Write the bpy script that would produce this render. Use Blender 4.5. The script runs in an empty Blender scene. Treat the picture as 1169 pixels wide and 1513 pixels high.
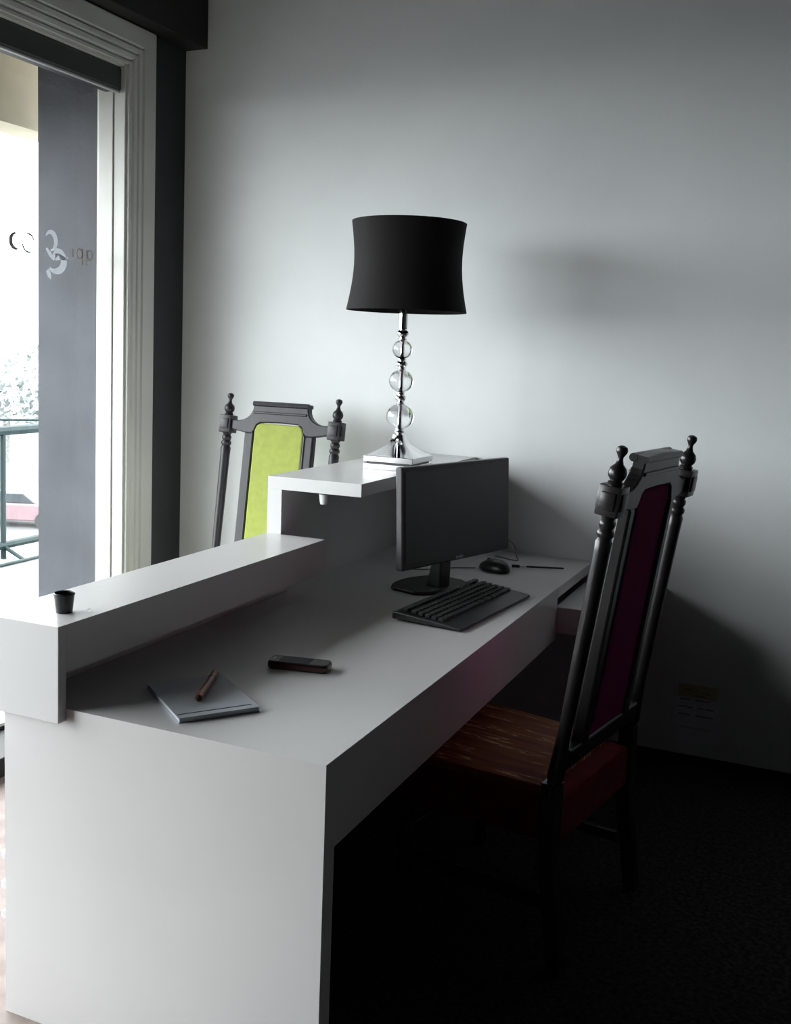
import bpy, bmesh, math, random
from mathutils import Vector, Matrix
random.seed(7)
S = bpy.context.scene
COL = S.collection

# ------------------------------------------------------------------ camera
cam = bpy.data.cameras.new('camera'); camo = bpy.data.objects.new('camera', cam); COL.objects.link(camo)
YAW, PIT, ROL = 0.4087, 0.1071, 0.0364
fwd = Vector((-math.sin(YAW)*math.cos(PIT), math.cos(YAW)*math.cos(PIT), -math.sin(PIT)))
rgt = Vector((math.cos(YAW), math.sin(YAW), 0)); upv = rgt.cross(fwd)
r2 = rgt*math.cos(ROL) + upv*math.sin(ROL); u2 = -rgt*math.sin(ROL) + upv*math.cos(ROL)
M = Matrix((r2, u2, -fwd)).transposed().to_4x4(); M.translation = Vector((0.8485, -1.6791, 1.5406))
camo.matrix_world = M
cam.sensor_width = 36; cam.lens = 36*1504.85/1513; cam.shift_y = -(756.5-683.24)/1513
cam.clip_start = 0.02; cam.clip_end = 500
S.camera = camo

# ------------------------------------------------------------------ daylight
SKY = 15.5
w = bpy.data.worlds.new('overcast'); S.world = w; w.use_nodes = True
bg = w.node_tree.nodes['Background']; bg.inputs[0].default_value = (0.985, 0.985, 1.0, 1); bg.inputs[1].default_value = SKY
S.view_settings.view_transform = 'Standard'; S.view_settings.look = 'None'
S.view_settings.exposure = 0.0; S.view_settings.gamma = 1.0; S.view_settings.use_curve_mapping = False
S.cycles.use_denoising = True
WX, WY, CEIL = -1.971, 2.288, 3.30          # window wall, back wall, ceiling
WIN_Y0, WIN_Y1, WIN_Z0, WIN_Z1 = -1.90, 1.870, 0.08, 2.690
pl = bpy.data.lights.new('window_daylight_portal', 'AREA'); pl.shape = 'RECTANGLE'
pl.size = WIN_Z1-WIN_Z0; pl.size_y = WIN_Y1-WIN_Y0; pl.cycles.is_portal = True
plo = bpy.data.objects.new('window_daylight_portal', pl); COL.objects.link(plo)
plo.location = (-2.13, (WIN_Y0+WIN_Y1)/2, (WIN_Z0+WIN_Z1)/2); plo.rotation_euler = (0, -math.pi/2, 0)

# ------------------------------------------------------------------ materials
def mat(name, col, rough=0.5, metal=0.0, var=0.0, scale=8.0, bump=0.0, bscale=60.0, coat=0.0, spec=0.5, col2=None, stretch=None):
    m = bpy.data.materials.new(name); m.use_nodes = True
    nt = m.node_tree; p = nt.nodes['Principled BSDF']
    p.inputs['Base Color'].default_value = (*col, 1); p.inputs['Roughness'].default_value = rough
    p.inputs['Metallic'].default_value = metal; p.inputs['Coat Weight'].default_value = coat
    p.inputs['Specular IOR Level'].default_value = spec; p.inputs['Coat Roughness'].default_value = 0.1
    tc = nt.nodes.new('ShaderNodeTexCoord'); mp = nt.nodes.new('ShaderNodeMapping')
    nt.links.new(tc.outputs['Object'], mp.inputs[0])
    if stretch: mp.inputs['Scale'].default_value = stretch
    if var or col2:
        n = nt.nodes.new('ShaderNodeTexNoise'); n.inputs['Scale'].default_value = scale; n.inputs['Detail'].default_value = 6
        nt.links.new(mp.outputs[0], n.inputs['Vector'])
        cr = nt.nodes.new('ShaderNodeValToRGB')
        c2 = col2 if col2 else tuple(c*(1-var) for c in col)
        c1 = col if col2 else tuple(min(1, c*(1+var)) for c in col)
        cr.color_ramp.elements[0].color = (*c2, 1); cr.color_ramp.elements[1].color = (*c1, 1)
        cr.color_ramp.elements[0].position = 0.35; cr.color_ramp.elements[1].position = 0.65
        nt.links.new(n.outputs['Fac'], cr.inputs[0]); nt.links.new(cr.outputs[0], p.inputs['Base Color'])
    if bump:
        n2 = nt.nodes.new('ShaderNodeTexNoise'); n2.inputs['Scale'].default_value = bscale; n2.inputs['Detail'].default_value = 4
        nt.links.new(mp.outputs[0], n2.inputs['Vector'])
        b = nt.nodes.new('ShaderNodeBump'); b.inputs['Strength'].default_value = bump; b.inputs['Distance'].default_value = 0.01
        nt.links.new(n2.outputs['Fac'], b.inputs['Height']); nt.links.new(b.outputs[0], p.inputs['Normal'])
    return m

WALL = mat('pale_grey_wall_paint', (0.795, 0.815, 0.82), 0.6, var=0.02, scale=3, bump=0.06, bscale=120)
DARKWALL = mat('charcoal_wall_paint', (0.018, 0.019, 0.023), 0.6, var=0.1, scale=5, bump=0.05)
BEAM = mat('black_beam_paint', (0.005, 0.0045, 0.0045), 0.6, var=0.1)
ROOMWALL = mat('far_room_paint', (0.05, 0.05, 0.05), 0.7, var=0.05)
CEILM = mat('ceiling_paint', (0.05, 0.05, 0.05), 0.8, var=0.05)
CARPET = mat('dark_carpet', (0.060, 0.048, 0.052), 0.95, scale=70, bump=0.5, bscale=250, col2=(0.016, 0.013, 0.016), spec=0.1)
ENTRY = mat('pinkish_entry_floor', (0.30, 0.24, 0.22), 0.65, scale=14, col2=(0.22, 0.165, 0.15), bump=0.05)
BASEB = mat('black_base', (0.010, 0.010, 0.010), 0.6, var=0.1)
TRIM = mat('white_window_paint', (0.52, 0.52, 0.49), 0.45, var=0.04, scale=4)
WHITE = mat('white_lacquer', (0.66, 0.65, 0.65), 0.30, var=0.025, scale=2.5, bump=0.01, bscale=30, spec=0.6)
BLIND = mat('dark_blind_cassette', (0.030, 0.031, 0.033), 0.5, var=0.1)
BLINDBAR = mat('grey_bottom_bar', (0.35, 0.35, 0.36), 0.4, var=0.05)
SLATE = mat('slate_stucco', (0.036, 0.038, 0.047), 0.8, var=0.2, scale=4, bump=0.2, bscale=40)
CREAM = mat('cream_exterior_paint', (0.50, 0.445, 0.33), 0.7, var=0.04)
CONC = mat('pale_concrete', (0.13, 0.13, 0.127), 0.8, var=0.1, scale=0.6)
PAVE = mat('street_paving', (0.07, 0.07, 0.07), 0.8, var=0.1, scale=0.3)
TEAL = mat('teal_rail_paint', (0.008, 0.018, 0.019), 0.6, spec=0.2, var=0.1)
LEAF = mat('pale_foliage', (0.20, 0.22, 0.215), 0.7, var=0.4, scale=0.6)
BARK = mat('bark', (0.14, 0.14, 0.135), 0.9, var=0.3)
CARRED = mat('red_car_paint', (0.12, 0.075, 0.085), 0.35, var=0.05, coat=0.5)
CARGLASS = mat('car_glass', (0.03, 0.035, 0.04), 0.1, var=0.05)
RUBBER = mat('black_rubber', (0.015, 0.015, 0.015), 0.8, var=0.1)
LIGHTLENS = mat('pale_lens', (0.75, 0.75, 0.75), 0.2, var=0.02)
WOOD = mat('black_chair_wood', (0.014, 0.012, 0.013), 0.30, var=0.35, scale=6, stretch=(6, 6, 1), coat=0.08, spec=0.45)
WOODG = mat('grey_washed_wood', (0.017, 0.0155, 0.019), 0.40, var=0.3, scale=6, stretch=(6, 6, 1), spec=0.35)
LIME = mat('lime_upholstery', (0.26, 0.305, 0.058), 0.8, var=0.06, scale=40, bump=0.12, bscale=400)
PURPLE = mat('purple_red_upholstery', (0.22, 0.003, 0.045), 0.9, spec=0.15, scale=3, col2=(0.17, 0.003, 0.09), bump=0.1, bscale=300)
RED = mat('dark_red_upholstery', (0.14, 0.008, 0.014), 0.9, spec=0.15, var=0.2, scale=20, bump=0.1, bscale=300)
SHADE = mat('black_shade_fabric', (0.012, 0.0105, 0.011), 0.8, spec=0.2, var=0.15, scale=3, bump=0.08, bscale=500)
CHROME = mat('polished_chrome', (0.80, 0.80, 0.82), 0.06, metal=1.0, var=0.02)
BLACKP = mat('black_plastic', (0.014, 0.014, 0.015), 0.38, var=0.1, scale=20)
KEYP = mat('key_plastic', (0.022, 0.022, 0.023), 0.45, var=0.1, scale=40)
SCREEN = mat('screen_off', (0.020, 0.020, 0.021), 0.30, var=0.05)
SILVER = mat('silver_mark', (0.30, 0.30, 0.31), 0.3, metal=0.6, var=0.05)
GREYCABLE = mat('grey_cable', (0.22, 0.22, 0.22), 0.5, var=0.1)
PAPER = mat('grey_paper', (0.50, 0.53, 0.57), 0.7, var=0.04, scale=20)
COVER = mat('notebook_cover', (0.42, 0.45, 0.50), 0.45, var=0.05, scale=6)
ORANGE = mat('orange_brown_barrel', (0.27, 0.07, 0.02), 0.35, var=0.15)
PHONER = mat('dark_red_phone_side', (0.05, 0.008, 0.010), 0.25, var=0.1, coat=0.5)
WHITEP = mat('white_plastic', (0.80, 0.80, 0.80), 0.4, var=0.02)
YELLOW = mat('yellow_note', (0.55, 0.51, 0.26), 0.8, var=0.05, scale=30)
NOTEW = mat('white_note', (0.86, 0.86, 0.92), 0.8, var=0.03, scale=30)
INK = mat('dark_ink', (0.03, 0.03, 0.06), 0.7, var=0.1)
GLASSDARK = mat('grey_vinyl', (0.16, 0.16, 0.19), 0.5, var=0.05)
VINYLW = mat('white_vinyl', (0.60, 0.62, 0.66), 0.5, var=0.05)
VINYLT = mat('tan_vinyl', (0.10, 0.085, 0.070), 0.5, var=0.05)

def striped_seat():
    m = mat('orange_striped_upholstery', (0.30, 0.085, 0.02), 0.75, bump=0.1, bscale=300)
    nt = m.node_tree; p = nt.nodes['Principled BSDF']
    tc = nt.nodes.new('ShaderNodeTexCoord'); mp = nt.nodes.new('ShaderNodeMapping'); mp.inputs['Scale'].default_value = (14, 1.6, 1)
    wv = nt.nodes.new('ShaderNodeTexNoise'); wv.inputs['Scale'].default_value = 2.2; wv.inputs['Detail'].default_value = 5; wv.inputs['Distortion'].default_value = 0.25
    cr = nt.nodes.new('ShaderNodeValToRGB'); e = cr.color_ramp.elements
    e[0].position = 0.36; e[0].color = (0.15, 0.022, 0.005, 1); e[1].position = 0.70; e[1].color = (0.20, 0.045, 0.010, 1)
    for q, c in ((0.50, (0.26, 0.075, 0.012, 1)), (0.545, (0.24, 0.065, 0.012, 1)), (0.565, (0.85, 0.55, 0.28, 1)), (0.585, (0.24, 0.06, 0.012, 1))):
        k = e.new(q); k.color = c
    nt.links.new(tc.outputs['Object'], mp.inputs[0]); nt.links.new(mp.outputs[0], wv.inputs['Vector'])
    nt.links.new(wv.outputs['Fac'], cr.inputs[0]); nt.links.new(cr.outputs[0], p.inputs['Base Color'])
    return m
SEATF = striped_seat()

def translucent(m, col):
    nt = m.node_tree; p = nt.nodes['Principled BSDF']; out = nt.nodes['Material Output']
    t = nt.nodes.new('ShaderNodeBsdfTranslucent'); t.inputs[0].default_value = (*col, 1)
    mx = nt.nodes.new('ShaderNodeMixShader'); mx.inputs[0].default_value = 0.5
    nt.links.new(p.outputs[0], mx.inputs[1]); nt.links.new(t.outputs[0], mx.inputs[2]); nt.links.new(mx.outputs[0], out.inputs[0])
translucent(VINYLW, (0.17, 0.18, 0.20)); translucent(VINYLT, (0.075, 0.062, 0.052))

def pane_glass():
    m = bpy.data.materials.new('window_glass'); m.use_nodes = True; nt = m.node_tree
    nt.nodes.remove(nt.nodes['Principled BSDF']); out = nt.nodes['Material Output']
    t = nt.nodes.new('ShaderNodeBsdfTransparent'); t.inputs[0].default_value = (0.93, 0.96, 0.96, 1)
    g = nt.nodes.new('ShaderNodeBsdfGlossy'); g.inputs['Roughness'].default_value = 0.02
    lw = nt.nodes.new('ShaderNodeLayerWeight'); lw.inputs['Blend'].default_value = 0.5
    f = nt.nodes.new('ShaderNodeMapRange'); f.interpolation_type = 'SMOOTHERSTEP'
    f.inputs['From Min'].default_value = 0.35; f.inputs['To Min'].default_value = 0.03; f.inputs['To Max'].default_value = 0.6
    nt.links.new(lw.outputs['Facing'], f.inputs['Value'])
    mx = nt.nodes.new('ShaderNodeMixShader')
    nt.links.new(f.outputs[0], mx.inputs[0]); nt.links.new(t.outputs[0], mx.inputs[1]); nt.links.new(g.outputs[0], mx.inputs[2])
    nt.links.new(mx.outputs[0], out.inputs[0]); return m
PANE = pane_glass()

def crystal():
    m = mat('clear_crystal', (0.95, 0.97, 0.97), 0.02)
    p = m.node_tree.nodes['Principled BSDF']; p.inputs['Transmission Weight'].default_value = 1.0; p.inputs['IOR'].default_value = 1.45
    return m
CRYSTAL = crystal()

# ------------------------------------------------------------------ mesh helpers
def box(bm, x0, x1, y0, y1, z0, z1, bev=0.0, seg=2):
    b = bmesh.new()
    bmesh.ops.create_cube(b, size=1.0)
    for v in b.verts:
        v.co = Vector(((x0+x1)/2+v.co.x*(x1-x0), (y0+y1)/2+v.co.y*(y1-y0), (z0+z1)/2+v.co.z*(z1-z0)))
    if bev: bmesh.ops.bevel(b, geom=list(b.edges), offset=bev, segments=seg, affect='EDGES', profile=0.5)
    merge(bm, b)
def merge(bm, b, mtx=None):
    if mtx is not None: bmesh.ops.transform(b, matrix=mtx, verts=b.verts)
    me = bpy.data.meshes.new('tmp'); b.to_mesh(me); b.free(); bm.from_mesh(me); bpy.data.meshes.remove(me)
def lathe(bm, prof, seg=24, mtx=None):
    """prof: list of (r, z) from bottom to top, around z."""
    b = bmesh.new(); rings = []
    for r, z in prof:
        if r < 1e-6: rings.append([b.verts.new((0, 0, z))])
        else: rings.append([b.verts.new((r*math.cos(2*math.pi*i/seg), r*math.sin(2*math.pi*i/seg), z)) for i in range(seg)])
    for a, c in zip(rings, rings[1:]):
        for i in range(seg):
            j = (i+1) % seg
            if len(a) == 1 and len(c) > 1: b.faces.new((a[0], c[j], c[i]))
            elif len(c) == 1 and len(a) > 1: b.faces.new((a[i], a[j], c[0]))
            elif len(a) > 1: b.faces.new((a[i], a[j], c[j], c[i]))
    if len(rings[0]) > 1 and prof[0] != prof[-1]: b.faces.new(list(reversed(rings[0])))
    if len(rings[-1]) > 1 and prof[0] != prof[-1]: b.faces.new(rings[-1])
    merge(bm, b, mtx)
def tube(bm, pts, r, seg=8, radii=None):
    pts = [Vector(p) for p in pts]; n = len(pts); b = bmesh.new(); rings = []
    for i, p in enumerate(pts):
        t = (pts[min(i+1, n-1)]-pts[max(i-1, 0)]).normalized()
        a = t.cross(Vector((0, 0, 1)) if abs(t.z) < 0.9 else Vector((1, 0, 0))).normalized(); c = t.cross(a)
        rr = radii[i] if radii else r
        rings.append([b.verts.new(p+(a*math.cos(2*math.pi*k/seg)+c*math.sin(2*math.pi*k/seg))*rr) for k in range(seg)])
    for q, s in zip(rings, rings[1:]):
        for k in range(seg): b.faces.new((q[k], q[(k+1) % seg], s[(k+1) % seg], s[k]))
    b.faces.new(rings[0]); b.faces.new(rings[-1])
    bmesh.ops.recalc_face_normals(b, faces=b.faces); merge(bm, b)
def prism(bm, poly, d0, d1, axis='y', bev=0.0, mtx=None):
    """2-D outline extruded along an axis; poly coordinates are the two remaining axes in order."""
    b = bmesh.new()
    def P(u, v, d): return {'x': (d, u, v), 'y': (u, d, v), 'z': (u, v, d)}[axis]
    A = [b.verts.new(P(u, v, d0)) for u, v in poly]; B = [b.verts.new(P(u, v, d1)) for u, v in poly]
    n = len(poly); f1 = b.faces.new(A); f2 = b.faces.new(list(reversed(B)))
    for i in range(n): b.faces.new((A[i], B[i], B[(i+1) % n], A[(i+1) % n]))
    bmesh.ops.recalc_face_normals(b, faces=b.faces)
    if bev:
        es = [e for e in b.edges if any(f in (f1, f2) for f in e.link_faces)]
        bmesh.ops.bevel(b, geom=es, offset=bev, segments=2, affect='EDGES', profile=0.5)
    merge(bm, b, mtx)
def obj(name, bm, m, parent=None, smooth=False, sub=0, loc=None, rotz=None):
    me = bpy.data.meshes.new(name)
    if smooth:
        for f in bm.faces: f.smooth = True
        for e in bm.edges:
            if len(e.link_faces) == 2 and e.calc_face_angle(0) > math.radians(38): e.smooth = False
    bm.to_mesh(me); bm.free(); me.materials.append(m)
    o = bpy.data.objects.new(name, me); COL.objects.link(o)
    if parent: o.parent = parent
    if loc: o.location = loc
    if rotz is not None: o.rotation_euler = (0, 0, rotz)
    return o
def new(): return bmesh.new()
def B(name, m, parent, *boxes, bev=0.0, seg=2):
    bm = new()
    for bx in boxes: box(bm, *bx, bev=bev, seg=seg)
    return obj(name, bm, m, parent)
def thing(name, label, cat, loc=(0, 0, 0), rotz=0, group=None):
    o = bpy.data.objects.new(name, None); COL.objects.link(o); o.empty_display_size = 0.1
    o.location = loc; o.rotation_euler = (0, 0, rotz); o['label'] = label; o['category'] = cat
    if group: o['group'] = group
    return o
def tag(o, label, cat, group=None):
    o['label'] = label; o['category'] = cat
    if group: o['group'] = group
    return o
def struct(o): o['kind'] = 'structure'; return o

# ------------------------------------------------------------------ the room
XR, YR = 4.8, -5.6
struct(B('floor', CARPET, None, (-0.79, XR, 0.0, WY, -0.12, 0.0), (-0.30, XR, YR, 0.0, -0.12, 0.0)))
struct(B('floor_entry', ENTRY, None, (WX-0.14, -0.79, YR, WY, -0.12, 0.0), (-0.79, -0.30, YR, 0.0, -0.12, 0.0)))
struct(B('ceiling', CEILM, None, (WX-0.14, XR+0.1, YR-0.1, WY+0.1, CEIL, CEIL+0.1)))
struct(B('wall_back', WALL, None, (WX-0.14, XR+0.1, WY, WY+0.1, 0, CEIL)))
struct(B('wall_right', ROOMWALL, None, (XR, XR+0.1, YR, WY, 0, CEIL)))
struct(B('wall_rear', ROOMWALL, None, (WX-0.14, XR+0.1, YR-0.1, YR, 0, CEIL)))
struct(B('wall_left', DARKWALL, None,
   (WX-0.14, WX, WIN_Y1, WY, 0, CEIL), (WX-0.14, WX, YR, WIN_Y0, 0, CEIL),
   (WX-0.14, WX, WIN_Y0, WIN_Y1, 0, WIN_Z0), (WX-0.14, WX, WIN_Y0, WIN_Y1, WIN_Z1, CEIL)))
struct(B('baseboard_back', BASEB, None, (0.0, XR, WY-0.016, WY, 0, 0.034), (WX, -0.86, WY-0.016, WY, 0, 0.034), bev=0.004))
struct(B('trim_1', BEAM, None, (WX, -1.855, YR, WY, 2.857, CEIL), bev=0.003))     # black boxed beam over the window
struct(B('trim_2', BEAM, None, (WX, -1.76, WIN_Y0, WIN_Y1, 0.0, 0.07), bev=0.004))  # dark low sill step

# window with moulded casing
win = bpy.data.objects.new('window_1', None); COL.objects.link(win); win.location = (WX, WIN_Y1, WIN_Z0); struct(win)
win.empty_display_size = 0.1
bpy.context.view_layer.update()
def wpart(name, bm, m, parent=None):
    o = obj(name, bm, m)
    o.parent = parent or win; o.matrix_parent_inverse = Matrix.Translation(-win.location) if parent is None else Matrix()
    return o
# casing profile: (distance out from the opening, thickness); grooves between the bands
prof = [(0, 0), (0, .016), (.010, .016), (.018, .008), (.026, .020), (.044, .022), (.050, .011), (.056, .024), (.074, .026), (.080, .014), (.087, .030), (.158, .032), (.163, .026), (.163, 0)]
def casing(name, path_a, path_b, outw, mit_a, mit_b, prof=prof):
    bm = new(); A = []; Bv = []
    a = Vector(path_a); c = Vector(path_b); o = Vector(outw); d = (c-a).normalized()
    for s, t in prof:
        base = o*s + Vector((t, 0, 0))
        A.append(bm.verts.new(a + base - d*(s if mit_a else 0))); Bv.append(bm.verts.new(c + base + d*(s if mit_b else 0)))
    n = len(prof)
    for i in range(n): bm.faces.new((A[i], Bv[i], Bv[(i+1) % n], A[(i+1) % n]))
    bm.faces.new(A); bm.faces.new(list(reversed(Bv)))
    bmesh.ops.recalc_face_normals(bm, faces=bm.faces)
    return wpart(name, bm, TRIM)
flat = [(s, t if t in (0, .016, .032) or s > .15 else .6*t+.4*.026) for s, t in prof]
casing('casing', (WX, WIN_Y1, 0.0), (WX, WIN_Y1, WIN_Z1), (0, 1, 0), False, True, flat)
casing('casing', (WX, WIN_Y0, WIN_Z1), (WX, WIN_Y1, WIN_Z1), (0, 0, 1), True, True)
casing('casing', (WX, WIN_Y0, 0.0), (WX, WIN_Y0, WIN_Z1), (0, -1, 0), False, True, flat)
def wbox(name, m, *bxs, bev=0.0, parent=None):
    bm = new()
    for q in bxs: box(bm, *q, bev=bev)
    return wpart(name, bm, m, parent)
T = 0.012
for y0, y1 in ((WIN_Y1-T, WIN_Y1), (WIN_Y0, WIN_Y0+T)):
    wbox('jamb_board', TRIM, (-2.022, WX+.004, y0, y1, WIN_Z0, WIN_Z1), bev=.002)
    wbox('frame_stile', TRIM, (-2.108, -2.027, y0-.004 if y0 > 0 else y0, y1 if y0 > 0 else y1+.004, WIN_Z0, WIN_Z1), bev=.002)
wbox('head_board', TRIM, (-2.108, WX+.004, WIN_Y0+.02, WIN_Y1-.02, WIN_Z1-T, WIN_Z1))
wbox('sill_board', TRIM, (-2.108, WX+.004, WIN_Y0+.02, WIN_Y1-.02, WIN_Z0, WIN_Z0+T))
MUL = (0.60, -0.65)
for y in MUL: wbox('mullion', TRIM, (-2.108, -2.03, y-.03, y+.03, WIN_Z0+T, WIN_Z1-T), bev=.003)
ys = [WIN_Y0+T+.004, MUL[1]-.03, MUL[1]+.03, MUL[0]-.03, MUL[0]+.03, WIN_Y1-T-.004]
panes = []
for i in range(3):
    panes.append(wbox('glass_pane', PANE, (-2.100, -2.094, ys[2*i], ys[2*i+1], WIN_Z0+T, WIN_Z1-T)))
# cut vinyl lettering on the glass, seen from behind
def ribbon(bm, pts, wid, x=-2.0925):
    """flat stroke in the plane of the glass; pts (y, z), wid stroke widths"""
    n = len(pts); L = []; R = []
    for i in range(n):
        a = Vector(pts[max(i-1, 0)]); c = Vector(pts[min(i+1, n-1)]); t = (c-a).normalized(); nn = Vector((-t.y, t.x))
        p = Vector(pts[i]); ww = wid[i]/2 if hasattr(wid, '__len__') else wid/2
        L.append(p+nn*ww); R.append(p-nn*ww)
    for i in range(n-1):
        q = [L[i], L[i+1], R[i+1], R[i]]
        bm.faces.new([bm.verts.new((x, a.x, a.y)) for a in q])
def arc(cy, cz, ry, rz, a0, a1, n=14):
    return [(cy+ry*math.cos(math.radians(a0+(a1-a0)*i/n)), cz+rz*math.sin(math.radians(a0+(a1-a0)*i/n))) for i in range(n+1)]
bm = new(); ribbon(bm, arc(1.375, 1.915, .030, .030, 95, 285), [.006+.014*math.sin(math.pi*i/14) for i in range(15)])
wpart('vinyl_letter', bm, GLASSDARK)
bm = new(); ribbon(bm, arc(1.440, 1.915, .030, .034, 20, 110), .008); ribbon(bm, arc(1.440, 1.915, .034, .036, 190, 290), .008)
wpart('vinyl_letter', bm, GLASSDARK)
bm = new()
S1 = arc(1.560, 1.935, .030, .036, 150, -90, 16); S2 = arc(1.585, 1.860, .050, .042, 120, -130, 16)
ribbon(bm, S1, [.006+.016*math.sin(math.pi*i/16) for i in range(17)])
ribbon(bm, [(1.535+.012*i, 1.905-.012*i) for i in range(4)]+S2[3:], [.010+.026*math.sin(math.pi*i/17) for i in range(18)], -2.0918)
ribbon(bm, [(1.585, 1.875), (1.615, 1.878), (1.645, 1.872), (1.660, 1.880)], [.030, .022, .012, .004], -2.0920)
ribbon(bm, [(1.540, 1.820), (1.552, 1.800), (1.560, 1.785)], [.020, .022, .006], -2.0915)
wpart('vinyl_letter', bm, VINYLW)
bm = new()
ribbon(bm, [(1.688, 1.918), (1.690, 1.885)], .007)
ribbon(bm, arc(1.730, 1.902, .016, .020, 0, 360), .006); ribbon(bm, [(1.748, 1.924), (1.748, 1.858)], .007)
ribbon(bm, [(1.775, 1.924), (1.775, 1.858)], .007); ribbon(bm, arc(1.793, 1.902, .016, .020, 0, 360), .006)
wpart('vinyl_letter', bm, VINYLT)

rb = thing('roller_blind', 'dark cassette of a rolled-up blind under the white window head', 'blind', (-2.03, WIN_Y1-T, WIN_Z1-T))
L = WIN_Y1-WIN_Y0-2*T-.01
bm = new(); prism(bm, [(-.036, 0), (.038, 0), (.042, -.01), (.042, -.088), (.036, -.096), (-.036, -.096)], -L, 0, 'y', bev=.002); obj('cassette', bm, BLIND, rb)
B('bottom_bar', BLINDBAR, rb, (.022, .040, -L+.01, -.004, -.106, -.096), bev=.003)

# ------------------------------------------------------------------ outside: balcony and street
struct(B('wing_wall', SLATE, None, (-2.50, -2.112, 1.93, 2.55, 0.0, 2.833)))
struct(B('balcony_floor', CONC, None, (-4.75, WX-0.14, -9, 9, -0.25, -0.01)))
struct(B('balcony_ceiling', CREAM, None, (-2.95, WX-0.14, -9, 9, 2.833, 2.93)))
struct(B('balcony_beam', CREAM, None, (-2.95, -2.75, -9, 9, 2.527, 2.833)))
struct(B('ground', PAVE, None, (-160, -4.9, -100, 160, -6.3, -6.0)))
rail = thing('balcony_railing', 'teal metal railing along the balcony edge outside the window', 'railing', (-4.5, 3.8, -0.01))
def rp(name, pts, r):
    bm = new(); tube(bm, [(p[0]+4.5, p[1]-3.8, p[2]+.01) for p in pts], r, 8); return obj(name, bm, TEAL, rail, True)
rp('top_rail', [(-4.5, -8.5, .90), (-4.5, 8.5, .90)], .034)
rp('bottom_rail', [(-4.5, -8.5, .085), (-4.5, 8.5, .085)], .028)
for k in range(-5, 4): rp('post', [(-4.5, 3.74+k*1.5, -.01), (-4.5, 3.74+k*1.5, .90)], .020)
for k in range(-1, 2): rp('brace', [(-4.5, 3.74+k*1.5, .08), (-4.30, 3.74+k*1.5, -.002)], .014)
rp('floor_rail', [(-4.30, -2, .004), (-4.30, 8.5, .004)], .012)

bar = thing('road_barrier', 'thin metal barrier on the far side of the street beyond the railing', 'barrier', (-34, 33, -6))
bm = new(); tube(bm, [(-14, -14, 3.9), (14, 14, 3.9)], .06, 6); obj('wire', bm, TEAL, bar)
bm = new(); tube(bm, [(-14, -14, 3.5), (14, 14, 3.5)], .06, 6); obj('wire', bm, TEAL, bar)
for k in (-12, -4, 4, 12):
    bm = new(); tube(bm, [(k, k, 0), (k, k, 4.0)], .07, 6); obj('post', bm, TEAL, bar)

def tree(x, y, h, r, label):
    t = thing('street_tree', label, 'tree', (x, y, -6.0), 0, 'trees across the street')
    bm = new(); tube(bm, [(0, 0, 0), (.1, 0, h*.35), (-.1, .1, h*.7)], .2, 8, [.3, .22, .1]); obj('trunk', bm, BARK, t)
    bm = new(); rnd = random.Random(int(x*13+y))
    for _ in range(900):
        while True:
            p = Vector((rnd.uniform(-1, 1), rnd.uniform(-1, 1), rnd.uniform(-1, 1)))
            if .35 < p.length < 1: break
        p = Vector((p.x*r, p.y*r, h*.68+p.z*h*.34)); a = Vector((rnd.gauss(0, 1), rnd.gauss(0, 1), rnd.gauss(0, 1))).normalized(); c = a.orthogonal().normalized()
        s = rnd.uniform(.12, .26)
        vs = [bm.verts.new(p+a*s), bm.verts.new(p+c*s*.6), bm.verts.new(p-a*s), bm.verts.new(p-c*s*.6)]; bm.faces.new(vs)
    f = obj('foliage', bm, LEAF, t); f['kind'] = 'stuff'
tree(-38, 40.5, 7.2, 2.3, 'pale leafy street tree, the tallest one beyond the balcony railing')
tree(-40, 45.0, 6.0, 2.0, 'low leafy street tree seen beside the slate wing wall')
tree(-46, 46.0, 6.6, 2.6, 'broad leafy street tree standing farthest beyond the street barrier')

car = thing('parked_car', 'dark red car parked on the pavement below the balcony', 'car', (-29.6, 30.1, -6.0), math.radians(20))
bm = new(); prism(bm, [(-2.1, .28), (-2.1, .75), (-1.9, .92), (-1.0, .98), (.9, .98), (1.9, .86), (2.1, .7), (2.1, .28)], -.85, .85, 'y', bev=.06); obj('body', bm, CARRED, car)
bm = new(); prism(bm, [(-1.2, .97), (-.75, 1.38), (.45, 1.40), (1.0, .97)], -.74, .74, 'y', bev=.05); obj('cabin', bm, CARGLASS, car)
B('roof', CARRED, car, (-.72, .42, -.66, .66, 1.385, 1.42), bev=.015)
for sx in (-1.3, 1.3):
    for sy in (-.80, .80):
        bm = new(); lathe(bm, [(.12, -.1), (.32, -.1), (.32, .1), (.12, .1)], 20, Matrix.Translation((sx, sy, .32)) @ Matrix.Rotation(math.pi/2, 4, 'X')); obj('wheel', bm, RUBBER, car)
for sy in (-.6, .6): B('headlight', LIGHTLENS, car, (2.04, 2.13, sy-.14, sy+.14, .62, .74), bev=.02)
B('bumper', RUBBER, car, (2.02, 2.16, -.8, .8, .28, .52), bev=.03)

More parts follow.
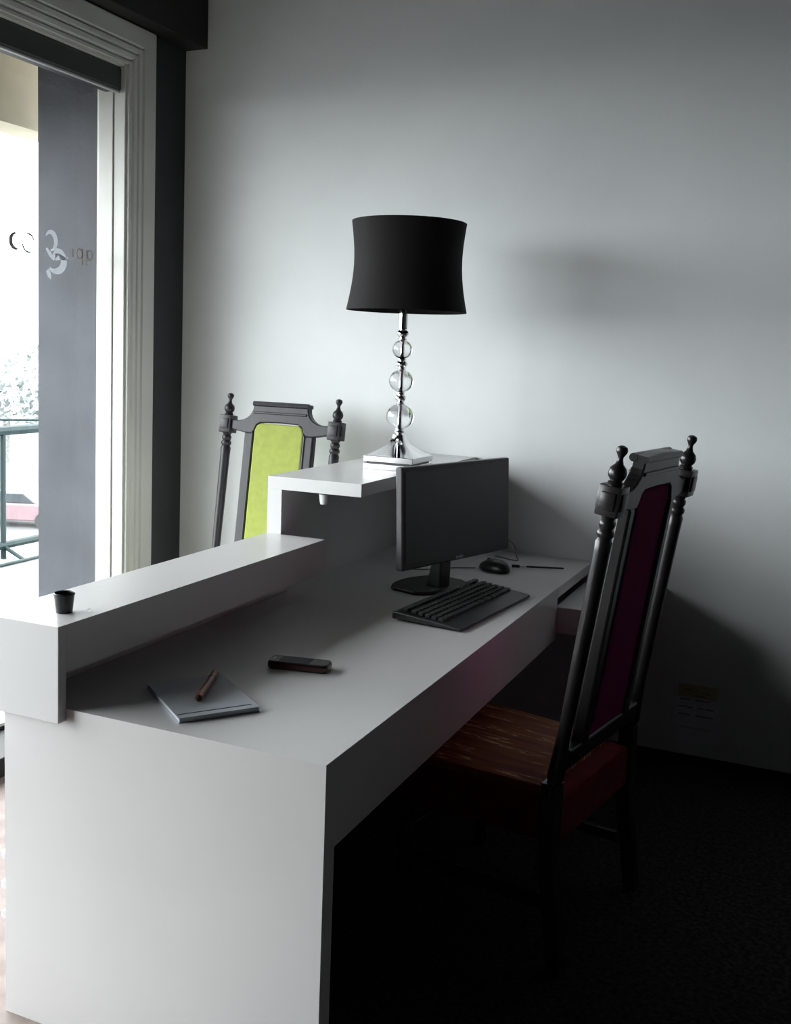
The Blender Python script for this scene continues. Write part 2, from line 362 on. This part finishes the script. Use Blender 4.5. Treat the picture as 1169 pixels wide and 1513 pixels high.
# ------------------------------------------------------------------ reception desk
A_, B_, C_ = -0.633, -0.849, -0.509         # parapet inner / outer face, shelf edge
ZT, ZP, YS, ZS, TS = 0.75, 0.9365, 1.1945, 1.126, 0.0423
desk = thing('reception_desk', 'white reception desk with a solid end panel and deep front apron', 'desk', (-0.4, 1.14, 0))
def D(name, *bxs, bev=0.003, seg=2):
    return B(name, WHITE, desk, *[(q[0]+.4, q[1]+.4, q[2]-1.14, q[3]-1.14, q[4], q[5]) for q in bxs], bev=bev, seg=seg)
D('end_panel', (-.808, 0, 0, .045, 0, ZT), bev=.0)
D('front_panel', (-.808, -.768, .045, 2.282, 0, .709))
D('desktop', (-.795, 0, .045, 1.744, .712, ZT), bev=.0)
D('desktop_extension', (-.795, 0, 1.747, 2.284, .710, ZT-.001))
D('apron', (-.032, -.0002, .045, 1.744, ZT-.1836, .712), bev=.0)
D('support_panel', (-.768, -.300, 1.700, 1.744, 0, .713))
# raised counter standing along the outer side of the desk: parapet and high shelf
ctr = thing('raised_counter', 'white raised counter with a low parapet stepping up to a high shelf', 'counter', (B_+.02, 1.14, ZT))
def D2(name, *bxs, bev=0.003, seg=2):
    return B(name, WHITE, ctr, *[(q[0]-B_-.02, q[1]-B_-.02, q[2]-1.14, q[3]-1.14, q[4]-ZT, q[5]-ZT) for q in bxs], bev=bev, seg=seg)
# parapet: hollow box, open towards the desktop under its fascia
D2('parapet_core', (-.808, -.768, .002, YS, ZT+.0003, ZP-.0305))
D2('parapet_end', (B_, A_, -.0248, 0, .7238, ZP), bev=.001)
D2('parapet_cap', (B_, A_, 0, YS, ZP-.030, ZP), bev=.0)
D2('parapet_fascia', (A_-.022, A_, 0, YS, .8297, ZP-.030), bev=.0)
D2('parapet_outer_board', (B_, B_+.022, 0, YS, .7238, ZP-.028))
D2('shelf_upright', (B_, B_+.0526, YS, 2.284, .7095, ZS-TS), bev=.0)
D2('raised_shelf', (B_, C_, YS, 2.284, ZS-TS, ZS), bev=.001)
for z in (.362, .290, .218):
    bm = new(); prism(bm, [(0, -.014), (0, .014), (-.034, .006), (-.034, -.008)], .02-1.14, 2.2-1.14, 'y'); bmesh.ops.translate(bm, verts=bm.verts, vec=(-.808+.4, 0, z)); obj('ledge_strip', bm, WHITE, desk)
hk = thing('cable_hook', 'small white plastic cup hook hanging under the raised shelf', 'hook', (-.662, 1.235, ZS-TS))
bm = new(); lathe(bm, [(.0, -.040), (.011, -.040), (.013, -.034), (.016, -.010), (.016, -.008)], 20); obj('cup', bm, WHITEP, hk, True)
bm = new(); lathe(bm, [(.014, -.008), (.017, -.007), (.017, 0)], 20); obj('collar', bm, GREYCABLE, hk, True)

sb = thing('wall_ledge', 'thick white box ledge fixed to the wall beside the desk end', 'ledge', (.13, WY, .585))
B('ledge_box', WHITE, sb, (-.14, .15, -.538, -.001, 0, .095), bev=.004)

# ------------------------------------------------------------------ carved high-back chairs
LEAN = math.atan2(.13, .88)
ZSEAT, HPOST = .46, 1.345
def make_chair(name, label, loc, rotz, wood, back, seat, sides):
    c = thing(name, label, 'chair', loc, rotz, 'carved high-back chairs')
    LM = Matrix.Translation((0, 0, ZSEAT)) @ Matrix.Rotation(-LEAN, 4, 'X')    # leaning frame: origin at seat height, w up
    wtop = (HPOST-ZSEAT)/math.cos(LEAN)                                        # finial top along the post
    wb1 = wtop-.095; wb0 = wb1-.075; wbc = (wb0+wb1)/2                          # block
    for s in (1, -1):
        u = s*.259
        P = LM @ Matrix.Translation((u, 0, 0))
        bm = new()
        lathe(bm, [(.0, .0), (.023, 0), (.023, .02), (.018, .03), (.022, .05), (.020, .09), (.0165, .16), (.0185, .34), (.0205, wb0-.09), (.0215, wb0-.065), (.017, wb0-.055), (.0215, wb0-.048), (.0215, wb0-.040), (.016, wb0-.032), (.020, wb0-.024), (.020, wb0-.016), (.015, wb0-.009), (.021, wb0)], 14, P)
        bx = new(); box(bx, -.0285, .0285, -.0285, .0285, wb0, wb1, bev=.004); merge(bm, bx, P)
        for sy in (-1, 1):
            bx = new(); box(bx, -.019, .019, min(sy*.026, sy*.033), max(sy*.026, sy*.033), wb0+.016, wb1-.016, bev=.003); merge(bm, bx, P)
        bx = new(); box(bx, min(s*.026, s*.033), max(s*.026, s*.033), -.019, .019, wb0+.016, wb1-.016, bev=.003); merge(bm, bx, P)
        po = obj('back_post', bm, wood, c, True)
        bm = new()
        lathe(bm, [(.017, wb1), (.019, wb1+.006), (.014, wb1+.010), (.021, wb1+.020), (.0225, wb1+.030), (.019, wb1+.041), (.010, wb1+.050), (.007, wb1+.060), (.0065, wb1+.066), (.009, wb1+.071), (.0135, wb1+.079), (.0140, wb1+.084), (.0115, wb1+.091), (.005, wtop-.001), (0, wtop)], 16, P)
        f = obj('finial', bm, wood, po, True)
        # rear leg
        bm = new(); prism(bm, [(-.022, ZSEAT+.03), (.022, ZSEAT+.03), (.020, .30), (.055, 0), (.020, 0), (-.022, .28)], u-.022, u+.022, 'x', bev=.003)
        obj('leg', bm, wood, c)
    # crest rail with hollow shoulders
    up = [(-.236, wbc-.020), (-.236, wbc+.020)]
    n = 7
    for i in range(n+1):
        a = math.pi/2*i/n; up.append((-.205+.075*math.sin(a), wbc+.018+.064*(1-math.cos(a))))
    up += [(-.130, wbc+.100), (0, wbc+.104)]
    poly = up + [(-x, z) for x, z in reversed(up[:-1])] + [(.165, wbc-.032), (.128, wbc-.032)]
    arch = [(.118, wbc-.020), (.108, wbc+.004), (.090, wbc+.014), (0, wbc+.017)]
    poly += arch + [(-x, z) for x, z in reversed(arch[:-1])] + [(-.128, wbc-.032), (-.165, wbc-.032)]
    bm = new(); prism(bm, poly, -.018, .018, 'y', bev=.004, mtx=LM)
    bx = new(); tube(bx, [(-.131, -.016, wbc+.092), (.131, -.016, wbc+.092)], .011, 10); merge(bm, bx, LM)
    bx = new(); tube(bx, [(-.131, .016, wbc+.092), (.131, .016, wbc+.092)], .009, 10); merge(bm, bx, LM)
    bx = new(); box(bx, -.127, .127, -.023, .023, wbc+.050, wbc+.060, bev=.003); merge(bm, bx, LM)
    obj('crest_rail', bm, wood, c)
    for s in (1, -1):
        bm = new(); bx = new(); box(bx, min(s*.118, s*.164), max(s*.118, s*.164), -.017, .017, .10, wbc-.030, bev=.006); merge(bm, bx, LM)
        for sy in (-1, 1):
            bx = new(); tube(bx, [(s*.124, sy*.015, .16), (s*.124, sy*.015, wbc-.03)], .006, 8); merge(bm, bx, LM)
        obj('stile', bm, wood, c)
    bm = new(); bx = new(); box(bx, -.236, .236, -.016, .016, .06, .115, bev=.006); merge(bm, bx, LM); obj('lower_rail', bm, wood, c)
    # upholstered panel, domed front and rear
    out = [(-.117, .113), (.117, .113), (.117, wbc-.022), (.108, wbc+.001), (.090, wbc+.011), (-.090, wbc+.011), (-.108, wbc+.001), (-.117, wbc-.022)]
    bm = new(); prism(bm, out, -.019, .013, 'y', bev=.007, mtx=LM); obj('back_panel', bm, back, c)
    # seat: cushion over an upholstered apron
    bm = new(); poly = [(-.228, -.045), (.228, -.045), (.252, -.476), (-.252, -.476)]
    prism(bm, poly, .420, ZSEAT, 'z', bev=.016); obj('seat_cushion', bm, seat, c, True)
    bm = new(); poly = [(-.232, .012), (.232, .012), (.256, -.48), (-.256, -.48)]
    prism(bm, poly, .315, .437, 'z', bev=.010); obj('seat_apron', bm, sides, c)
    for s in (1, -1):
        bm = new(); lathe(bm, [(.014, 0), (.020, .012), (.022, .03), (.014, .05), (.019, .07), (.026, .22), (.018, .25), (.026, .265), (.026, .32)], 14, Matrix.Translation((s*.225, -.45, 0))); obj('leg', bm, wood, c, True)
        B('stretcher', wood, c, (s*.235-.010, s*.235+.010, -.44, -.005, .14, .17), bev=.003)
    B('stretcher', wood, c, (-.23, .23, -.46, -.44, .20, .23), bev=.003)
    return c
make_chair('carved_chair', 'grey-black carved high-back chair with a lime green back panel by the wall', (-1.278, 1.905, 0), 0.0, WOODG, LIME, LIME, LIME)
make_chair('carved_chair', 'black carved high-back chair with purple back and orange striped seat at the desk', (.310, .985, 0), math.radians(-100.2), WOOD, PURPLE, SEATF, RED)

# ------------------------------------------------------------------ table lamp
LX, LY = -.600, 1.690
lamp = thing('table_lamp', 'tall lamp of stacked crystal balls on a square chrome base with black drum shade', 'lamp', (LX, LY, ZS))
B('base_plate', CHROME, lamp, (-.095, .095, -.095, .095, 0, .021), bev=.0015)
B('spacer', BLACKP, lamp, (-.086, .086, -.086, .086, .021, .027))
B('base_plate', CHROME, lamp, (-.095, .095, -.095, .095, .027, .048), bev=.0015)
bm = new(); prev = None; rings = []
for k in range(13):
    t = k/12; h = .048+.075*t; r = .074*(1-t)**2.0+.0165
    q = [bm.verts.new((sx*r, sy*r, h)) for sx, sy in ((-1, -1), (1, -1), (1, 1), (-1, 1))]
    if prev:
        for i in range(4): bm.faces.new((prev[i], prev[(i+1) % 4], q[(i+1) % 4], q[i]))
    prev = q
bm.faces.new(prev); obj('flared_foot', bm, CHROME, lamp, True)
def zof(y): return {644: .120, 640: .128}.get(y)
def ballprof(zc, r, hr=None, n=10):
    hr = hr or r
    return [(max(0, r*math.cos(math.radians(-90+180*i/n))) if 0 < i < n else 0, zc+hr*math.sin(math.radians(-90+180*i/n))) for i in range(n+1)]
def spindle(z0, z1, r):
    bm = new(); h = z1-z0
    lathe(bm, [(.015, z0), (.016, z0+h*.10), (.011, z0+h*.16), (.012, z0+h*.22), (r*.75, z0+h*.30), (r*.96, z0+h*.42), (r, z0+h*.52), (r*.92, z0+h*.66), (r*.62, z0+h*.78), (.012, z0+h*.84), (.016, z0+h*.90), (.015, z1)], 20)
    obj('chrome_spindle', bm, CHROME, lamp, True)
def crystal_ball(zc, r, hr):
    bm = new(); lathe(bm, ballprof(zc, r, hr, 12), 20)
    obj('crystal_ball', bm, CRYSTAL, lamp, True)
crystal_ball(.188, .051, .045); crystal_ball(.315, .0445, .0405); crystal_ball(.428, .036, .034)
spindle(.120, .144, .019); spindle(.232, .275, .020); spindle(.355, .395, .021); spindle(.461, .505, .022)
bm = new(); lathe(bm, [(.0055, .12), (.0055, .52)], 12); obj('rod', bm, CHROME, lamp, True)
bm = new(); lathe(bm, [(.0155, .503), (.0155, .60), (.010, .605), (.010, .640)], 20); obj('neck', bm, CHROME, lamp, True)
bm = new(); pr = []
N = 16; SZ0, SZ1 = .562, .872
def srad(t):   # waisted drum
    return (.2150*(1-t)+.2030*t) - .030*math.sin(math.pi*t)**1.0*(.9) + .010*math.sin(math.pi*t)
outer = [(srad(i/N), SZ0+(SZ1-SZ0)*i/N) for i in range(N+1)]
inner = [(r-.004, z) for r, z in reversed(outer)]
lathe(bm, outer+inner+[outer[0]], 48, Matrix.Translation((.010, 0, 0))); sh = obj('shade', bm, SHADE, lamp, True)
bm = new()
for k in range(3):
    a = 2*math.pi*k/3+.4; tube(bm, [(0, 0, SZ1-.03), (.199*math.cos(a), .199*math.sin(a), SZ1-.012)], .0025, 6)
lathe(bm, [(.006, .60), (.006, SZ1-.02)], 10); obj('harp', bm, CHROME, lamp)
bm = new(); lathe(bm, [(.004, SZ1-.022), (.012, SZ1-.016), (.008, SZ1-.006), (.010, SZ1+.004), (.006, SZ1+.012), (0, SZ1+.014)], 14); obj('shade_knob', bm, BLACKP, lamp, True)
bm = new(); lathe(bm, ballprof(.70, .030, .045, 10), 16); obj('bulb', bm, WHITEP, lamp, True)

# ------------------------------------------------------------------ computer
MW, MH = .585, .325
mon = thing('monitor', 'black flat-screen monitor switched off on the desktop', 'monitor', (-.292, 1.478, ZT), math.atan2(.570, .174))
# local x along the screen width, -y towards the viewer
TIL = Matrix.Translation((0, 0, .276)) @ Matrix.Rotation(math.radians(-3), 4, 'X')
bm = new(); b2 = new(); box(b2, -MW/2, MW/2, -.012, .016, -MH/2, MH/2, bev=.005); merge(bm, b2, TIL)
b2 = new(); prism(b2, [(-MW*.38, -MH*.36), (MW*.38, -MH*.36), (MW*.38, MH*.34), (-MW*.38, MH*.34)], .012, .045, 'y', bev=.012); merge(bm, b2, TIL)
cs = obj('casing', bm, BLACKP, mon)
bm = new(); b2 = new(); box(b2, -MW/2+.014, MW/2-.014, -.0135, -.0115, -MH/2+.022, MH/2-.014); merge(bm, b2, TIL); obj('screen', bm, SCREEN, mon)
bm = new()
for k, (a, w_) in enumerate(((-.020, .008), (-.009, .006), (.000, .009), (.012, .007))):
    b2 = new(); box(b2, a, a+w_, -.0140, -.0115, -MH/2+.006, -MH/2+.015, bev=.0008); merge(bm, b2, TIL)
obj('maker_mark', bm, SILVER, mon)
bm = new(); prism(bm, [(.018, .30), (.050, .28), (.072, .10), (.095, .012), (.035, .012), (.034, .10)], -.030, .030, 'x', bev=.006); obj('neck', bm, BLACKP, mon)
bm = new(); pts = [(.155*math.cos(2*math.pi*i/28), .104+.105*math.sin(2*math.pi*i/28)) for i in range(28)]
pts = [(max(-.135, min(.135, x)), y) for x, y in pts]
prism(bm, pts, 0, .013, 'z', bev=.004); obj('stand_base', bm, BLACKP, mon)

kb = thing('keyboard', 'black full-size keyboard lying in front of the monitor', 'keyboard', (-.183, 1.292, ZT), math.radians(84))
KL, KD = .53, .225
bm = new(); prism(bm, [(-KD/2, .004), (KD/2, .006), (KD/2, .026), (KD/2-.012, .028), (-KD/2+.05, .016), (-KD/2, .010)], -KL/2, KL/2, 'x', bev=.003)
obj('body', bm, BLACKP, kb)
bm = new()
rows = [(.078, [(i, 1) for i in range(21)]), (.048, [(i, 1) for i in range(21)]), (.026, [(i, 1) for i in range(21)]), (.004, [(i, 1) for i in range(21)]), (-.018, [(i, 1) for i in range(21)]), (-.040, [(0, 1.4), (1.6, 1.2), (3, 6), (9.2, 1.4), (11, 1.4), (13, 1.4), (15, 1), (16, 1), (17, 1), (18, 2), (20, 1)])]
pit = (KL-.03)/21
for y, ks in rows:
    zt = .016+(y+KD/2-.05)*.112
    for i, w_ in ks:
        if w_ == 1 and i in (15, 17) and y > .07: continue
        x = -KL/2+.015+i*pit
        box(bm, x+.0015, x+w_*pit-.0015, y-.0085, y+.0085, zt-.002, zt+.008, bev=.0015, seg=1)
k_ = obj('keys', bm, KEYP, kb); k_['kind'] = 'stuff'
bm = new(); box(bm, KL/2-.075, KL/2-.055, .091, .096, .0245, .0285); obj('status_light', bm, SILVER, kb)
for s in (-1, 1): B('foot', BLACKP, kb, (s*.22-.02, s*.22+.02, .06, .09, 0, .008)); B('foot', BLACKP, kb, (s*.22-.02, s*.22+.02, -.09, -.06, 0, .007))

ms = thing('computer_mouse', 'black computer mouse beside the monitor', 'mouse', (-.278, 1.885, ZT), math.radians(60))
bm = new(); NU, NV = 14, 7; rings = []
for j in range(NV+1):
    v = j/NV; ring = []
    for i in range(NU*2):
        a = math.pi*i/NU; r = math.cos(v*math.pi/2)**.55
        ring.append(bm.verts.new((.042*r*math.cos(a)*(1+.08*math.sin(a)),   .072*r*math.sin(a), .006+.040*v**.8*(1-.22*r*math.sin(a)))))
    rings.append(ring)
for a, c in zip(rings, rings[1:]):
    for i in range(NU*2): bm.faces.new((a[i], a[(i+1) % (NU*2)], c[(i+1) % (NU*2)], c[i]))
bm.faces.new(list(reversed(rings[0]))); bm.faces.new(rings[-1])
obj('shell', bm, BLACKP, ms, True)
bm = new(); lathe(bm, [(.038, 0), (.041, .007)], 20); bmesh.ops.scale(bm, vec=(1, 1.68, 1), verts=bm.verts); obj('glide_base', bm, RUBBER, ms)
bm = new(); lathe(bm, [(.004, -.004), (.008, -.003), (.008, .003), (.004, .004)], 14, Matrix.Translation((0, .034, .0345)) @ Matrix.Rotation(math.pi/2, 4, 'Y')); obj('scroll_wheel', bm, RUBBER, ms)
def wpts(pts, org): return [tuple(Vector(p)-Vector(org)) for p in pts]
def cable(name, pts, r, m, label):
    P = [Vector(p) for p in pts]; out = []
    for i in range(len(P)-1):      # Catmull-Rom
        p0, p1, p2, p3 = P[max(i-1, 0)], P[i], P[i+1], P[min(i+2, len(P)-1)]
        for k in range(6):
            t = k/6; out.append(.5*((2*p1)+(p2-p0)*t+(2*p0-5*p1+4*p2-p3)*t*t+(3*p1-p0-3*p2+p3)*t**3))
    out.append(P[-1]); bm = new(); tube(bm, out, r, 8)
    return tag(obj(name, bm, m, None, True), label, 'cable')
cable('mouse_cable', [(-.348, 1.865, .757), (-.39, 1.86, .7535), (-.44, 1.82, .7535), (-.50, 1.75, .7535), (-.56, 1.72, .7535)], .0022, GREYCABLE, 'thin grey cable running from the mouse behind the monitor')
cable('monitor_cable', [(-.295, 1.62, .93), (-.28, 1.83, .90), (-.250, 2.00, .84), (-.245, 2.05, .78), (-.26, 2.10, .7535), (-.36, 2.14, .7535)], .0026, GREYCABLE, 'grey cable curling down from behind the monitor to the desk end')
pn = thing('pen', 'thin black pen with a white grip lying beyond the mouse', 'pen', (-.19, 2.000, ZT), math.atan2(.05, .14))
for nm, x0, x1, r, m in (('barrel', 0.0, .140, .0035, BLACKP), ('grip', -.026, 0.0, .0045, WHITEP), ('cap', -.055, -.026, .0055, BLACKP)):
    bm = new(); tube(bm, [(x0, 0, .0055), (x1, 0, .0055)], r, 10); obj(nm, bm, m, pn, True)

# ------------------------------------------------------------------ small things on the desk
nb = thing('notebook', 'light grey paper notebook lying at the near end of the desk', 'notebook', (-.414, .190, ZT), math.atan2(.144, .110))
# local x runs along the short bound side, y away from it
NWX, NWY = .182, .246
def sheet(name, m, z0, z1, i=0.0): return B(name, m, nb, (-NWX/2+i, NWX/2-i, -NWY/2+i, NWY/2-i, z0, z1), bev=.0008)
sheet('back_cover', COVER, 0, .002); sheet('pages', PAPER, .002, .010, .002); sheet('front_cover', COVER, .010, .012)
B('spine_tape', BLACKP, nb, (-NWX/2+.004, NWX/2-.012, -NWY/2+.020, -NWY/2+.023, .0117, .0126))
pc = thing('pencil_stub', 'orange-brown marker pen lying across the grey notebook', 'pen', (-.424, .225, ZT+.0128), math.atan2(.196, -.078))
bm = new(); tube(bm, [(-.085, 0, .0085), (.050, 0, .0085)], .0085, 12); obj('barrel', bm, ORANGE, pc, True)
bm = new(); tube(bm, [(.050, 0, .0085), (.088, 0, .0085)], .0095, 12); obj('cap', bm, ORANGE, pc, True)
bm = new(); lathe(bm, [(.007, 0), (.004, .008), (.0015, .012)], 12, Matrix.Translation((-.085, 0, .0085)) @ Matrix.Rotation(-math.pi/2, 4, 'Y')); obj('tip', bm, BLACKP, pc, True)

ph = thing('mobile_phone', 'black mobile phone with dark red sides lying on the desktop', 'phone', (-.335, .500, ZT), math.atan2(.030, .157))
bm = new()
def rr(a, c, r, n=5):
    o = []
    for cx, cy, s in ((a-r, c-r, 0), (-a+r, c-r, 90), (-a+r, -c+r, 180), (a-r, -c+r, 270)):
        o += [(cx+r*math.cos(math.radians(s+90*i/n)), cy+r*math.sin(math.radians(s+90*i/n))) for i in range(n+1)]
    return o
prism(bm, rr(.079, .028, .014), .002, .017, 'z', bev=.003); obj('body', bm, PHONER, ph)
bm = new(); prism(bm, rr(.077, .0265, .013), .016, .021, 'z', bev=.002); obj('cover', bm, BLACKP, ph)
bm = new(); prism(bm, rr(.076, .0255, .012), 0, .003, 'z'); obj('back', bm, BLACKP, ph)
B('screen', CARGLASS, ph, (-.048, .030, -.021, .021, .0208, .0214))
B('speaker_slot', SILVER, ph, (-.068, -.064, -.009, .009, .0205, .0213))

cp = thing('black_cup', 'small black cup standing on the parapet end', 'cup', (-.708, .078, ZP))
bm = new(); lathe(bm, [(0, 0), (.018, 0), (.0185, .004), (.0225, .041), (.0215, .041), (.0175, .006), (0, .006)], 24); obj('body', bm, BLACKP, cp, True)
bm = new(); lathe(bm, [(.0215, .038), (.0235, .040), (.0235, .043), (.0215, .045), (.0205, .043), (.0205, .040), (.0215, .038)], 24); obj('rim', bm, BLACKP, cp, True)
bm = new(); vs = [bm.verts.new(p) for p in ((0, 0, .0005), (.012, -.004, .0005), (.014, .004, .005), (.003, .006, .006))]; bm.faces.new(vs)
b3 = bmesh.ops.extrude_face_region(bm, geom=list(bm.faces)); bmesh.ops.translate(bm, verts=[v for v in b3['geom'] if isinstance(v, bmesh.types.BMVert)], vec=(0, 0, .0006))
bmesh.ops.recalc_face_normals(bm, faces=bm.faces)
tag(obj('paper_scrap', bm, WHITEP, None, loc=(-.672, .108, ZP)), 'tiny folded white paper scrap beside the black cup', 'paper')

# ------------------------------------------------------------------ notes taped low on the wall
nt_ = thing('wall_note', 'yellow note over a handwritten white sheet stuck low on the grey wall', 'note', (.435, WY, .20))
bm = new(); box(bm, -.080, .085, -.0022, -.0002, -.110, .085); obj('white_sheet', bm, NOTEW, nt_)
bm = new(); box(bm, -.076, .072, -.0036, -.0022, .064, .112); obj('yellow_sheet', bm, YELLOW, nt_)
bm = new(); rnd = random.Random(3)
def scrawl(x0, x1, z, wgt):
    x = x0; pts = []
    while x < x1:
        pts.append((x, -.0030, z+rnd.uniform(-.0035, .0035))); x += rnd.uniform(.0016, .0032)
    tube(bm, pts, wgt, 5)
for z, segs in ((.052, ((-.068, -.025), (-.008, .045))), (.022, ((-.074, -.045), (-.040, -.018), (0, .022), (.030, .062))), (-.008, ((-.070, -.022), (-.006, .060))), (-.058, ((-.060, .055),))):
    for k, (a, c2) in enumerate(segs): scrawl(a, c2, z-.06*a*0, .0012 if z > -.05 else .0006)
obj('handwriting', bm, INK, nt_)
bm = new()
for a, c2, z in ((-.05, -.02, .092), (.015, .045, .083), (-.01, .03, .072)):
    x = a; pts = []
    while x < c2: pts.append((x, -.0042, z+rnd.uniform(-.003, .003))); x += .0025
    tube(bm, pts, .0009, 5)
obj('handwriting', bm, INK, nt_)
